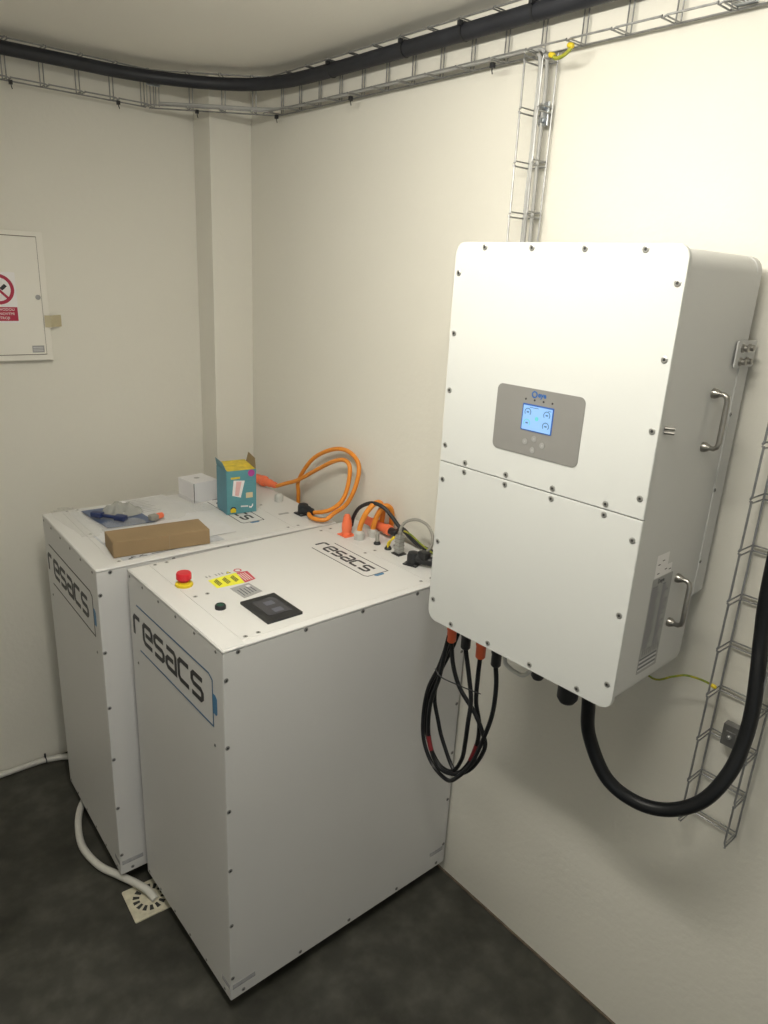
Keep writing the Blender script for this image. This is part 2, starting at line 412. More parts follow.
# warning label strip (words run along the strip)
wl = link('warning_label', None, cabA, (0, 0, 0))
def quad(bm, pts, z, d=.0004):
    prism(bm, [(p[0] + .8534, p[1] + 1.4559) for p in pts], (0, 0, z), (1, 0, 0), (0, 1, 0), (0, 0, 1), d)
bm = B(); quad(bm, [(-.702, -1.138), (-.620, -1.147), (-.607, -1.071), (-.699, -1.077)], Z1); obj('yellow_field', bm, m_yelp, wl)
bm = B(); quad(bm, [(-.619, -1.147), (-.581, -1.140), (-.573, -1.078), (-.606, -1.071)], Z1); obj('red_field', bm, m_redp, wl)
for i in range(3):
    for j in range(3):
        x = -.690 + .026 * i + .005 * j; bm = B(); quad(bm, [(x, -1.128 + .003 * j), (x + .003, -1.128 + .003 * j), (x + .004, -1.092 + .004 * j), (x + .001, -1.092 + .004 * j)], Z1 + .0004, .0002)
        obj('print_line', bm, m_ink, wl)
for j in range(4):
    x = -.611 + .007 * j; bm = B(); quad(bm, [(x, -1.136), (x + .0025, -1.136), (x + .0055, -1.084), (x + .003, -1.084)], Z1 + .0004, .0002); obj('print_line', bm, m_white, wl)
bm = B(); quad(bm, [(-.633, -1.062), (-.619, -1.064), (-.624, -1.048)], Z1); obj('hazard_symbol', bm, m_ink, wl)
bm = B(); quad(bm, [(-.6305, -1.0605), (-.6215, -1.062), (-.6248, -1.0515)], Z1 + .0004, .0002); obj('hazard_symbol_fill', bm, m_yelp, wl)
bm = B(); stroke(bm, circ(-.594 + .8534, -1.058 + 1.4559, .010, 14), .004, (0, 0, Z1), (1, 0, 0), (0, 1, 0), (0, 0, 1), .0004, closed=True); obj('prohibition_symbol', bm, m_redp, wl)
for x in (-.694, -.684, -.664, -.654, -.644):
    bm = B(); quad(bm, [(x, -1.060), (x + .004, -1.060), (x + .004, -1.048), (x, -1.048)], Z1); obj('print_line', bm, m_greyp, wl)
rl = link('rating_label', None, cabA, (0, 0, 0))
bm = B(); quad(bm, [(-.672, -1.236), (-.608, -1.224), (-.612, -1.154), (-.674, -1.159)], Z1); obj('label_plate', bm, m_greyp, rl)
for j in range(5):
    x = -.663 + .010 * j; bm = B(); quad(bm, [(x, -1.222 + .002 * j), (x + .0022, -1.222 + .002 * j), (x + .0022, -1.180 + .006 * (j % 2)), (x, -1.180 + .006 * (j % 2))], Z1 + .0004, .0002); obj('print_line', bm, m_screenlit, rl)
bm = B(); quad(bm, [(-.630, -1.178), (-.618, -1.178), (-.618, -1.166), (-.630, -1.166)], Z1 + .0004, .0002); obj('print_line', bm, m_wbox, rl)

# sockets on the connector plate of A
def boot(parent, loc, h=.074, r=.0175):
    p = link('plug_boot', None, parent, loc)
    bm = B(); box(bm, -r * 1.35, r * 1.35, -r * 1.35, r * 1.35, 0, .003, .001); obj('boot_flange', bm, m_orplug, p)
    bm = B(); lathe(bm, [(r * 1.05, .003), (r * 1.05, .008), (r * .9, .010), (r, .022), (r, .040), (r * .92, .046), (r * .85, .054), (r * .7, h - .008), (r * .5, h)], n=18); obj('boot_body', bm, m_orplug, p, True)
    return p
def gland(parent, loc, r=.017, h=.032):
    p = link('cable_gland', None, parent, loc)
    bm = B(); lathe(bm, [(r * 1.1, 0), (r * 1.1, .004), (r * .95, .006)], n=6); obj('gland_base', bm, m_gland, p)
    bm = B(); lathe(bm, [(r * .95, .005), (r, .010), (r, h * .6), (r * .92, h * .85), (r * .62, h)], n=20); obj('gland_nut', bm, m_gland, p, True)
    for k in range(10):
        a = 2 * pi * k / 10; bm = B(); box(bm, -.0012, .0012, r - .001, r + .0012, .008, h * .72)
        bmesh.ops.rotate(bm, verts=bm.verts, matrix=Matrix.Rotation(a, 3, 'Z')); obj('gland_rib', bm, m_gland, p)
    return p
boot(cabA, A(-.139, -.992)); gland(cabA, A(-.127, -1.046)); gland(cabA, A(-.072, -1.050), .016, .028)
def base_ring(parent, loc, r=.012):
    bm = B(); lathe(bm, [(r, 0), (r, .004), (r * .7, .008), (r * .7, .010)], n=14)
    o = obj('socket_base', bm, m_black, parent, True); o.location = loc; return o
b1 = base_ring(cabA, A(-.105, -1.115)); b2 = base_ring(cabA, A(-.104, -1.170))
ms_ = link('metal_socket', None, cabA, A(-.102, -1.222))
bm = B(); box(bm, -.018, .018, -.018, .018, 0, .004, .001); obj('socket_base', bm, m_dark, ms_)
bm = B(); box(bm, -.0115, .0115, -.0115, .0115, .004, .066, .003, 2); obj('socket_housing', bm, m_screwl, ms_, True)
bm = B(); lathe(bm, [(.008, .066), (.008, .074), (.006, .078)], n=14); obj('socket_collar', bm, m_chrome, ms_, True)
for z in (.018, .030, .042, .054):
    bm = B(); box(bm, -.0119, .0119, -.0119, .0119, z, z + .002); obj('socket_rib', bm, m_greycable, ms_)
def elbow_socket(parent, loc, rz=0, L=.085):
    p = link('power_socket', None, parent, loc, (0, 0, rz))
    bm = B(); box(bm, -.027, .027, -.024, .024, 0, .005, .002); obj('socket_flange', bm, m_black, p, True)
    bm = B(); lathe(bm, [(.020, .005), (.020, .030), (.017, .038), (.010, .041), (0, .0415)], n=20); obj('socket_body', bm, m_black, p, True)
    bm = B(); lathe(bm, [(.0165, 0), (.0165, L * .45), (.0145, L * .5), (.0145, L * .8), (.010, L)], (0, 0, .022), (0, -1, 0), 18); obj('plug_body', bm, m_black, p, True)
    for sx in (-1, 1):
        for sy in (-1, 1): screw(p, (sx * .021, sy * .018, .005), 'z', SCREWS)
    return p
es_a = elbow_socket(cabA, A(-.118, -1.308), .35, .10)
bm = B(); box(bm, -.012, .014, -.030, .004, .030, .052, .003); o = obj('plug_latch', bm, m_black, cabA, True); o.location = A(-.112, -1.335); 

# B local
def Bl(x, y, z=Z1):
    dx, dy = x + .9311, y + .8375; c, s = cos(.03), sin(.03)
    return (dx * c - dy * s, dx * s + dy * c, z)
es_b = elbow_socket(cabB, Bl(-.140, -.728), .05, .065)
gland(cabB, Bl(-.134, -.551), .016, .030)
bm = B(); box(bm, -.020, .020, -.006, .006, 0, .0016, .0005); o = obj('blank_cover', bm, m_greyp, cabB); o.location = Bl(-.20, -.690)

# ------------------------------------------------------------------ things on the farther cabinet
ZB = Z1 + .0006
# cardboard box
cb = thing('cardboard_box', 'long low brown cardboard box lying on the farther battery cabinet', 'box', (-.8585, -.783, ZB + .0016), -.137)
bm = B(); box(bm, 0, .298, 0, .113, 0, .049, .0015); obj('carton', bm, m_card, cb)
bm = B(); box(bm, .0, .001, .004, .109, .004, .046); 
for v in bm.verts: v.co.x -= .0007
obj('end_flap', bm, m_card, cb)
bm = B(); box(bm, .168, .170, -.0004, .0, .002, .047); obj('seam', bm, m_cardin, cb)
# white carton
wb = thing('small_carton', 'small white square carton behind the blue and yellow box', 'box', (-.421, -.420, ZB), .10)
bm = B(); box(bm, 0, .102, 0, .112, 0, .078, .001); obj('carton', bm, m_wbox, wb)
bm = B(); box(bm, -.0012, .0012, -.0006, 0, .002, .077); obj('edge_joint', bm, m_dark, wb)
bm = B(); prism(bm, circ(.050, .062, .011, 14), (0, 0, .0782), (1, 0, 0), (0, 1, 0), (0, 0, 1), .0004); obj('seal_sticker', bm, m_greyp, wb)
# blue product box, lid up
pb = thing('product_box', 'blue and yellow printed product box with its flaps open', 'box', (-.383, -.602, ZB + .0012), -.140)
bw, bd, bh = .112, .100, .161
bm = B(); box(bm, 0, bw, 0, bd, 0, bh, .0008); obj('carton', bm, m_teal, pb)
bm = B(); prism(bm, [(0, 0), (bd, .0), (bd, bh), (0, bh)], (-.0006, 0, 0), (0, 1, 0), (0, 0, 1), (-1, 0, 0), .0004); obj('side_print', bm, m_tealdk, pb)
bm = B(); prism(bm, [(0.004, 0), (bw - .004, 0), (bw - .004, bd * 1.02), (.004, bd * 1.02)], (0, .001, bh + .0005), (1, 0, 0), Vector((0, 1, .10)).normalized(), (0, 0, 1), .0012); obj('lid_flap', bm, m_ylid, pb, label='yellow printed lid flap')
bm = B(); prism(bm, [(0, 0), (bd, 0), (bd - .012, .034), (.020, .030)], (0, 0, bh), (0, 1, 0), Vector((-.28, 0, 1)).normalized(), (1, 0, .28), .0012); obj('side_flap', bm, m_tealdk, pb, label='teal side flap standing up')
bm = B(); prism(bm, [(.002, 0), (bd, 0), (bd - .016, .044), (.020, .036)], (bw, 0, bh), (0, 1, 0), Vector((.12, 0, 1)).normalized(), (-1, 0, .12), .0012); obj('side_flap', bm, m_cardin, pb, label='brown inside of a side flap standing up')
fo = (0, -.0008, 0); U_, V_, N_ = (1, 0, 0), (0, 0, 1), (0, -1, 0)
def fp(nm, pts, m, d=.0004, off=0): 
    bm = B(); prism(bm, pts, (0, -.0004 - off, 0), U_, V_, N_, d); return obj(nm, bm, m, pb)
fp('printed_picture', [(.020, .070), (.052, .060), (.068, .122), (.026, .126)], m_white)
fp('printed_picture_detail', [(.030, .070), (.044, .066), (.056, .120), (.036, .122)], m_pink, off=.0003)
fp('round_sticker', circ(.093, .148, .013, 18), m_magenta)
fp('round_badge', circ(.023, .016, .012, 18), m_ink)
fp('round_badge_fill', [(.013, .006), (.033, .006), (.034, .018), (.023, .024), (.012, .018)], m_yel, off=.0003)
fp('printed_inset', rrect(.072, .098, .056, .076, .002), m_beige)
for i, (a, b_) in enumerate(((.074, .098), (.070, .098), (.073, .096), (.072, .098))): fp('print_line', [(a, .092 + .009 * i), (b_, .092 + .009 * i), (b_, .0942 + .009 * i), (a, .0942 + .009 * i)], m_tealdk)
fp('print_line', [(.034, .046), (.100, .046), (.100, .048), (.034, .048)], m_tealdk)
fp('print_line', [(.016, .131), (.050, .131), (.050, .138), (.016, .138)], m_ylid)
fp('print_line', [(.052, .024), (.080, .022), (.080, .027), (.052, .029)], m_wbox)
fp('printed_mark', [(.084, .018), (.092, .016), (.099, .024), (.099, .032), (.095, .031), (.094, .024), (.088, .022), (.084, .026)], m_white)

def prints(sh, rows, m=None):
    for (x, y, w_, h_, a) in rows:
        bm = B(); prism(bm, [(-w_ / 2, -h_ / 2), (w_ / 2, -h_ / 2), (w_ / 2, h_ / 2), (-w_ / 2, h_ / 2)], (x, y, sh), (cos(a), sin(a), 0), (-sin(a), cos(a), 0), (0, 0, 1), .0002)
        yield bm
# papers and bags
def sheet(name, label, pts, z, m, cat='paper', amp=.0012, n=10, grp=None, th=.0005):
    """slightly wavy sheet from a quad"""
    a, b_, c, d = [Vector((p[0], p[1], 0)) for p in pts]; bm = B(); g = []
    for i in range(n + 1):
        row = []
        for j in range(n + 1):
            s, t = i / n, j / n; p = a * (1 - s) * (1 - t) + b_ * s * (1 - t) + c * s * t + d * (1 - s) * t
            p.z = z + amp * (0.5 + .5 * sin(5.1 * s + 3.7 * t + z * 900) * cos(4.3 * t - 2 * s)) ; row.append(bm.verts.new(p))
        g.append(row)
    for i in range(n):
        for j in range(n): bm.faces.new((g[i][j], g[i + 1][j], g[i + 1][j + 1], g[i][j + 1]))
    bm.normal_update()
    r = bmesh.ops.solidify(bm, geom=bm.faces[:], thickness=th)
    o = obj(name, bm, m, None, True); return tag(o, label, cat, grp)
sheet('document_sheet', 'printed paper sheet whose corner sticks out left of the cardboard box', [(-.835, -.300), (-.560, -.290), (-.520, -.660), (-.838, -.640)], ZB + .0004, m_paper, grp='papers on the farther cabinet', amp=.0008)
sh2 = sheet('document_sheet', 'white paper sheet lying flat beneath and in front of the cardboard box', [(-.845, -.560), (-.520, -.560), (-.505, -.812), (-.842, -.812)], ZB + .0001, m_paper2, grp='papers on the farther cabinet', amp=.0003)
sheet('document_sheet', 'white paper sheet sticking out right of the cardboard box', [(-.600, -.430), (-.400, -.440), (-.440, -.770), (-.640, -.760)], ZB + .0012, m_paper, grp='papers on the farther cabinet', amp=.0010)
sheet('document_sheet', 'white paper sheet under clear film near the back edge of the cabinet', [(-.650, -.265), (-.480, -.262), (-.440, -.470), (-.640, -.470)], ZB + .0022, m_paper, grp='papers on the farther cabinet', amp=.0010)
for bm in prints(ZB + .0009, [(-.815, -.806, .022, .005, .5), (-.806, -.800, .014, .004, -.6), (-.782, -.803, .016, .004, .5), (-.772, -.806, .014, .004, -.4), (-.700, -.8060, .10, .0035, -.02), (-.620, -.808, .05, .003, -.03)]):
    obj('printed_mark', bm, m_ink if len(bm.verts) else m_ink, sh2)
sh4 = [o for o in bpy.data.objects if o.name == 'document_sheet.003'][0]
for bm in prints(ZB + .0040, [(-.600, -.285 - .018 * i, .05 + .02 * (i % 3), .003, .02) for i in range(9)]):
    obj('printed_line', bm, m_greyp, sh4)
sheet('document_pouch', 'dark blue plastic pouch lying on the papers', [(-.800, -.318), (-.640, -.312), (-.628, -.545), (-.785, -.530)], ZB + .0036, m_bluepouch, 'pouch', .003, th=.0012)
def crumple(name, label, c, sx, sy, h, m, rz=0, n=16, seed=1, cat='plastic bag'):
    rnd = random.Random(seed); bm = B(); g = []
    ph = [rnd.uniform(0, 6) for _ in range(6)]
    for i in range(n + 1):
        row = []
        for j in range(n + 1):
            s, t = i / n * 2 - 1, j / n * 2 - 1
            r_ = max(abs(s), abs(t)); e = max(0, 1 - r_ ** 3)
            zz = h * e * (.50 + .22 * sin(4 * s + 3 * t + ph[0]) + .14 * sin(7 * t - 5 * s + ph[1])) + rnd.uniform(0, .22) * h * e
            wob = 1 + .10 * sin(4 * math.atan2(t, s) + ph[2]) + rnd.uniform(-.04, .04)
            x = s * sx / 2 * wob; y = t * sy / 2 * wob
            row.append(bm.verts.new((x, y, max(0, zz))))
        g.append(row)
    for i in range(n):
        for j in range(n): bm.faces.new((g[i][j], g[i + 1][j], g[i + 1][j + 1], g[i][j + 1]))
    o = obj(name, bm, m, None, True, 60); o.location = c; o.rotation_euler = (0, 0, rz); return tag(o, label, cat)
crumple('plastic_bag', 'crumpled clear plastic bag at the left edge of the farther cabinet', (-.842, -.400, ZB + .001), .085, .330, .026, m_plastic, .04, seed=3)
crumple('plastic_bag', 'clear plastic bag over the papers left of the white carton', (-.500, -.400, ZB + .006), .200, .270, .020, m_plastic, .15, seed=5)
crumple('plastic_bag', 'grey crumpled plastic bag of screws on the blue pouch', (-.690, -.405, ZB + .010), .100, .120, .040, m_plasticg, .4, seed=8)
crumple('plastic_bag', 'flat clear bag lying on the blue pouch beside the cardboard box', (-.735, -.540, ZB + .009), .140, .130, .014, m_plastic, .1, seed=9)
cl = thing('cable_connector', 'navy blue plastic cable connector with two ends on the blue pouch', 'connector', (-.752, -.455, ZB + .012), -.95)
for dx in (-.045, .045):
    bm = B(); box(bm, dx - .020, dx + .020, -.013, .013, 0, .018, .003); obj('connector_end', bm, m_navy, cl, True)
bm = B(); box(bm, -.030, .030, -.006, .006, .003, .013, .002); obj('connector_bar', bm, m_navy, cl, True)
oc = thing('plug_insert', 'small dark and orange plug lying behind the cardboard box', 'connector', (-.620, -.538, ZB + .010), .2)
bm = B(); box(bm, -.026, .004, -.013, .013, 0, .020, .005); obj('plug_body', bm, m_greycable, oc, True)
bm = B(); lathe(bm, [(.010, 0), (.011, .006), (.010, .020), (.006, .024)], (.004, 0, .010), (1, 0, 0), 14); obj('plug_tip', bm, m_orplug, oc, True)

# ------------------------------------------------------------------ inverter
inv = thing('hybrid_inverter', 'large white wall-mounted inverter with grey control panel and small blue screen', 'inverter', (-.0867, -1.6387, 1.2030), .0355)
LD, LW, IH = .2932, .5206, .894
# body (rounded in the y-z outline), local -y is towards the camera side
def yz(bm, pts, x0, x1): prism(bm, pts, (x0, 0, 0), (0, 1, 0), (0, 0, 1), (1, 0, 0), x1 - x0)
def smooth_prism(name, pts, x0, x1, m, parent, bev=0, ang=35):
    bm = B(); yz(bm, pts, x0, x1)
    if bev:
        e = [e for e in bm.edges if abs(e.verts[0].co.x - e.verts[1].co.x) < 1e-6]
        bmesh.ops.bevel(bm, geom=e, offset=bev, segments=2, affect='EDGES')
    return obj(name, bm, m, parent, True, ang)
smooth_prism('housing', rrect(-LW + .003, -.003, .003, IH - .004, .034, 8), -LD + .010, .0, m_invs, inv, .003)
r = .024; zs = .4112
up = []; lo = []
for cx, cy, a0 in ((0 - r, IH - r, 0), (-LW + r, IH - r, 90)):
    for k in range(9):
        a = radians(a0 + 90 * k / 8); up.append((cx + r * cos(a), cy + r * sin(a)))
up += [(-LW, zs + .0009), (0, zs + .0009)]
lo = [(0, zs - .0009), (-LW, zs - .0009)]
for cx, cy, a0 in ((-LW + r, r, 180), (-r, r, 270)):
    for k in range(9):
        a = radians(a0 + 90 * k / 8); lo.append((cx + r * cos(a), cy + r * sin(a)))
smooth_prism('upper_cover', up, -LD, -LD + .0105, m_inv, inv, .0012)
smooth_prism('lower_cover', lo, -LD, -LD + .0105, m_inv, inv, .0012)
# rear cooling housing, narrower above the mounting ear
rear = [(-LW + .001, .182), (-LW + .016, .162), (-.016, .162), (-.001, .182), (-.001, .705), (-LW + .001, .705)]
smooth_prism('rear_housing', rear, .0, .047, m_invs, inv, .0015)
smooth_prism('rear_housing', rrect(-LW + .003, -.003, .70, IH - .004, .030, 6), .0, .022, m_invs, inv, .001)
smooth_prism('wall_bracket', rrect(-LW + .06, -.06, .30, .84, .01, 2), .022, .0865 - .003, m_steel, inv)
for y in (-.080, -.200, -.320, -.441): screw(inv, (-LD, y, .884), '-x', SCREWI)
for z, yo in ((.831, 0), (.704, 0), (.578, 0), (.451, .002), (.368, .003), (.211, .004), (.056, .005)):
    screw(inv, (-LD, -LW + .0125 + yo * .6, z), '-x', SCREWI); screw(inv, (-LD, -.0130, z), '-x', SCREWI)
for y in (-.078, -.196, -.317, -.440):
    screw(inv, (-LD, y, .4225), '-x', SCREWI); screw(inv, (-LD, y, .4005), '-x', SCREWI); screw(inv, (-LD, y, .013), '-x', SCREWI)
# control panel
cp = link('control_panel', None, inv, (-LD, 0, 0))
PU, PV, PN = (0, -1, 0), (0, 0, 1), (-1, 0, 0)
def pan(nm, pts, m, d, off=0, smooth=False):
    bm = B(); prism(bm, pts, (-off, 0, 0), PU, PV, PN, d); return obj(nm, bm, m, cp)
pan('panel_plate', rrect(.1515, .3665, .476, .6155, .013, 6), m_panel, .0012)
pan('screen_frame', rrect(.2220, .2985, .5285, .5835, .0015, 2), m_lcdframe, .0010, .0012)
pan('screen', rrect(.2245, .2960, .5305, .5805, .001, 2), m_lcd, .0006, .0020)
for (cx, cy, m_) in ((.2365, .5670, m_lcdink), (.2835, .5670, m_lcdink), (.2365, .5445, m_lcdteal), (.2835, .5445, m_lcdink)):
    bm = B(); stroke(bm, [(cx + .0075 * cos(radians(a)), cy + .0075 * sin(radians(a))) for a in range(-40, 221, 26)], .0018, (-.0026, 0, 0), PU, PV, PN, .0002); obj('screen_gauge', bm, m_, cp)
    pan('screen_gauge_text', rrect(cx - .003, cx + .003, cy - .0015, cy + .0015, .0005, 1), m_lcdink, .0002, .0026)
pan('screen_gauge', circ(.2600, .5560, .0045, 14), m_lcdteal, .0002, .0026)
for (a, b_, c) in ((.240, .262, .5765), (.286, .293, .5755)): pan('screen_text', [(a, c), (b_, c), (b_, c + .0013), (a, c + .0013)], m_lcdink, .0002, .0026)
for y in (.227, .249, .271, .2925):
    pan('indicator_lamp', circ(y, .5925, .0021, 10), m_dark, .0006, .0012)
for y, z in ((.2365, .505), (.2585, .5145), (.2800, .5045), (.2575, .4905)):
    pan('button', circ(y, z, .0062, 14), m_btn, .0010, .0012)
    pan('button_mark', rrect(y - .0018, y + .0018, z - .0018, z + .0018, .0005, 1), m_btnmark, .0002, .0022)
bm = B(); stroke(bm, [(.2475 + .0058 * cos(2 * pi * k / 18), .6040 + .0058 * sin(2 * pi * k / 18)) for k in range(18)], .0027, (-.0012, 0, 0), PU, PV, PN, .0004, closed=True); obj('brand_mark', bm, m_logoblue, cp)
text('brand_text', 'eye', .0145, m_logoblue, cp, (-.0012, -.2660, .6045), PU, PV, PN, bold=.0005)
# labels on the side
LO = (0, -LW + .0028, 0); SU, SV, SN = (1, 0, 0), (0, 0, 1), (0, -1, 0)
sl = link('rating_label', None, inv, LO)
def sp(nm, pts, m, par, d=.0004, off=0):
    bm = B(); prism(bm, pts, (0, -off, 0), SU, SV, SN, d); return obj(nm, bm, m, par)
sp('label_plate', rrect(-.2010, -.1180, .049, .2665, .002, 2), m_greyp, sl)
text('label_text', 'Deye', .013, m_ink, sl, (-.166, -.0004, .2575), SU, SV, SN, bold=.0002)
rnd = random.Random(4)
for i in range(26):
    z = .246 - i * .0055; a = -.197; w1 = rnd.uniform(.018, .034)
    sp('label_text', [(a, z), (a + w1, z), (a + w1, z + .0018), (a, z + .0018)], m_screenlit if i % 5 else m_ink, sl, .0002, .0004)
    b_ = a + .042; w2 = rnd.uniform(.010, .032); sp('label_text', [(b_, z), (b_ + w2, z), (b_ + w2, z + .0018), (b_, z + .0018)], m_screenlit, sl, .0002, .0004)
for k in range(4):
    x = -.190 + k * .018; bm = B(); stroke(bm, [(x, .090), (x, .103), (x + .010, .103), (x + .010, .090)], .0016, (0, -.0004, 0), SU, SV, SN, .0002); obj('label_symbol', bm, m_ink, sl)
for i in range(6):
    z = .082 - i * .0052; sp('label_text', [(-.198, z), (-.126, z), (-.126, z + .0022), (-.198, z + .0022)], m_wbox if i % 2 else m_screenlit, sl, .0002, .0004)
st = link('barcode_sticker', None, inv, LO)
sp('sticker_sheet', rrect(-.1990, -.1500, .288, .318, .001, 1), m_white, st)
sp('sticker_sheet', rrect(-.1990, -.1300, .2685, .290, .001, 1), m_white, st, .0004, .0002)
for a, z in ((-.192, .296), (-.176, .302), (-.190, .276), (-.160, .280), (-.142, .276)):
    sp('sticker_text', [(a, z), (a + .009, z), (a + .009, z + .002), (a, z + .002)], m_ink, st, .0002, .0007)
# handles
def handle(z1, z0):
    h = link('handle', None, inv, (0, -LW + .003, 0)); x = -.094; o_ = .030
    pts = [(x, 0, z1), (x, -o_ + .008, z1), (x - .0, -o_ + .002, z1 - .004), (x, -o_, z1 - .012), (x, -o_, z0 + .012), (x, -o_ + .002, z0 + .004), (x, -o_ + .008, z0), (x, 0, z0)]
    bm = B(); tube(bm, pts, .0052, 10); obj('handle_bar', bm, m_chrome, h, True)
    for z in (z1, z0):
        bm = B(); lathe(bm, [(.010, 0), (.010, .006), (.008, .010), (.0065, .014)], (x, 0, z), (0, -1, 0), 14); obj('handle_foot', bm, m_chrome, h, True)
handle(.634, .528); handle(.245, .142)
# mounting ear with four bolts
er = link('mounting_ear', None, inv, (0, -LW - .0005, 0))
bm = B(); prism(bm, rrect(-.036, .052, .680, .732, .004, 3), (0, 0, 0), SU, SV, SN, .0030); obj('ear_plate', bm, m_chrome if False else m_invs, er)
for x in (-.014, .016):
    for z in (.692, .718):
        bm = B(); lathe(bm, [(.0085, 0), (.0085, .003), (.0060, .004), (.0060, .011), (.0035, .012)], (x, -.003, z), (0, -1, 0), 10); obj('bolt', bm, m_chrome, er, True)
for z in (.584, .422, .259): screw(inv, (.004, -LW + .001, z), '-y', SCREWS)
bm = B()
for dz in (-.004, .004): lathe(bm, [(.0032, 0), (.0032, .018)], (-.268, -LW + .003, .579 + dz), (.6, -1, 0), 8)
obj('hinge_pin', bm, m_chrome, inv, True)
# bottom glands
def inv_gland(x, y, r_, h_, nm='bottom_gland'):
    g = link(nm, None, inv, (x, y, 0))
    bm = B(); lathe(bm, [(r_, .006), (r_, -h_ * .4), (r_ * .9, -h_ * .45), (r_ * .9, -h_ * .85), (r_ * .65, -h_)], n=20); obj('gland_nut', bm, m_black, g, True)
inv_gland(-.230, -.385, .026, .072); inv_gland(-.232, -.303, .018, .052)
inv_gland(-.183, -.440, .024, .030)

# cables with heads under the inverter
def hexhead(parent, p, m, r_=.0125, top=.075, bot=0):
    bm = B(); lathe(bm, [(r_ * .75, bot - .004), (r_, bot), (r_, bot + .030), (r_ * 1.12, bot + .032), (r_ * 1.12, bot + .040), (r_ * .85, bot + .042), (r_ * .85, top)], p, (0, 0, 1), 14)
    return obj('cable_connector', bm, m, parent, True)
c1 = [(-.32, -1.682, 1.133), (-.32, -1.691, 1.068), (-.318, -1.725, 1.012), (-.316, -1.78, .968), (-.314, -1.813, .923), (-.314, -1.824, .882), (-.314, -1.788, .8), (-.316, -1.736, .743), (-.318, -1.676, .728), (-.320, -1.633, .766), (-.322, -1.616, .837), (-.324, -1.62, .924), (-.326, -1.646, 1.014), (-.326, -1.669, 1.100), (-.326, -1.690, 1.203)]
c2 = [(-.32, -1.732, 1.136), (-.318, -1.752, 1.06), (-.322, -1.77, 1.0), (-.332, -1.776, .944), (-.328, -1.77, .873), (-.300, -1.74, .786), (-.295, -1.702, .724), (-.290, -1.642, .708), (-.290, -1.596, .749), (-.290, -1.575, .818), (-.290, -1.58, .912), (-.290, -1.616, 1.024), (-.290, -1.654, 1.11), (-.290, -1.690, 1.203)]
c3 = [(-.31, -1.775, 1.126), (-.306, -1.771, 1.061), (-.300, -1.769, .986), (-.288, -1.777, .92), (-.284, -1.773, .851), (-.280, -1.743, .758), (-.276, -1.694, .71), (-.270, -1.628, .77), (-.272, -1.603, .836), (-.274, -1.585, .9), (-.272, -1.594, .978), (-.268, -1.634, 1.088), (-.266, -1.675, 1.203)]
c4 = [(-.32, -1.834, 1.135), (-.316, -1.84, 1.075), (-.314, -1.836, .99), (-.320, -1.819, .905), (-.330, -1.80, .832), (-.330, -1.76, .758), (-.314, -1.702, .704), (-.306, -1.626, .712), (-.306, -1.586, .77), (-.305, -1.577, .858), (-.306, -1.589, .943), (-.306, -1.621, 1.024), (-.306, -1.658, 1.11), (-.305, -1.690, 1.203)]
lab = ['black cable with an orange connector head, leftmost under the inverter', 'black cable with a black connector head between the two orange heads', 'black cable with an orange connector head, right-hand orange head of two', 'black cable with a black connector head right of both orange heads']
c1, c2, c3, c4 = [[(x, y - (.011 if y > -1.66 and z < 1.1 else .005 if y > -1.72 and z < 1.1 else 0), z + (.006 if z < .8 else 0)) for x, y, z in c] for c in (c1, c2, c3, c4)]
for pts, l, mh in zip((c1, c2, c3, c4), lab, (m_orhead, m_black, m_orhead, m_black)):
    t = thing('solar_cable', l, 'cable', pts[0], 0, 'looped cables under the inverter')
    o0 = Vector(pts[0]); bm = B(); tube(bm, catmull([Vector(p) - o0 for p in pts], 6), .0058, 8); obj('cable_sheath', bm, m_conduit, t, True)
    hexhead(t, (0, 0, 0), mh, top=1.200 - pts[0][2], bot=0)
    if pts is c1 or pts is c3:
        i = 9 if pts is c1 else 4
        a, b_ = Vector(pts[i]) - o0, Vector(pts[i + 1]) - o0
        seg = [p for p in catmull([Vector(p) - o0 for p in pts], 6)][i * 6:(i + 1) * 6 - 1]
        bm = B(); tube(bm, seg, .0066, 8); obj('tape_wrap', bm, m_redtape, t, True, label='dark red tape marking')
bm = B(); tube(bm, catmull([(-.338, -1.650, 1.040), (-.342, -1.678, 1.030), (-.342, -1.744, 1.038), (-.342, -1.815, 1.051)], 4), .0016, 6)
tag(obj('cable_tie', bm, m_black, None, True), 'thin black cable tie with a long loose tail across the looped cables', 'cable tie')
bm = B(); tube(bm, catmull([(-.31, -1.850, 1.200), (-.33, -1.868, 1.166), (-.33, -1.882, 1.155), (-.33, -1.906, 1.152), (-.33, -1.930, 1.158), (-.32, -1.955, 1.200)], 5), .0050, 8)
tag(obj('signal_cable', bm, m_gland, None, True), 'short pale grey cable looping out of the inverter underside', 'cable')

# big black conduit
cp_ = [(-.272, -2.062, 1.200), (-.268, -2.066, 1.131), (-.256, -2.073, 1.047), (-.236, -2.121, .951), (-.214, -2.188, .918), (-.192, -2.255, .93), (-.168, -2.312, .981), (-.136, -2.340, 1.056), (-.105, -2.343, 1.125), (-.086, -2.338, 1.195), (-.062, -2.322, 1.272), (-.040, -2.306, 1.337), (-.036, -2.296, 1.45), (-.036, -2.292, 1.75), (-.036, -2.292, 2.40)]
bm = B(); tube(bm, catmull(cp_, 8), .0155, 18)
tag(obj('cable_conduit', bm, m_conduit, None, True), 'thick black conduit hanging in a big curve from inverter to right tray', 'conduit')

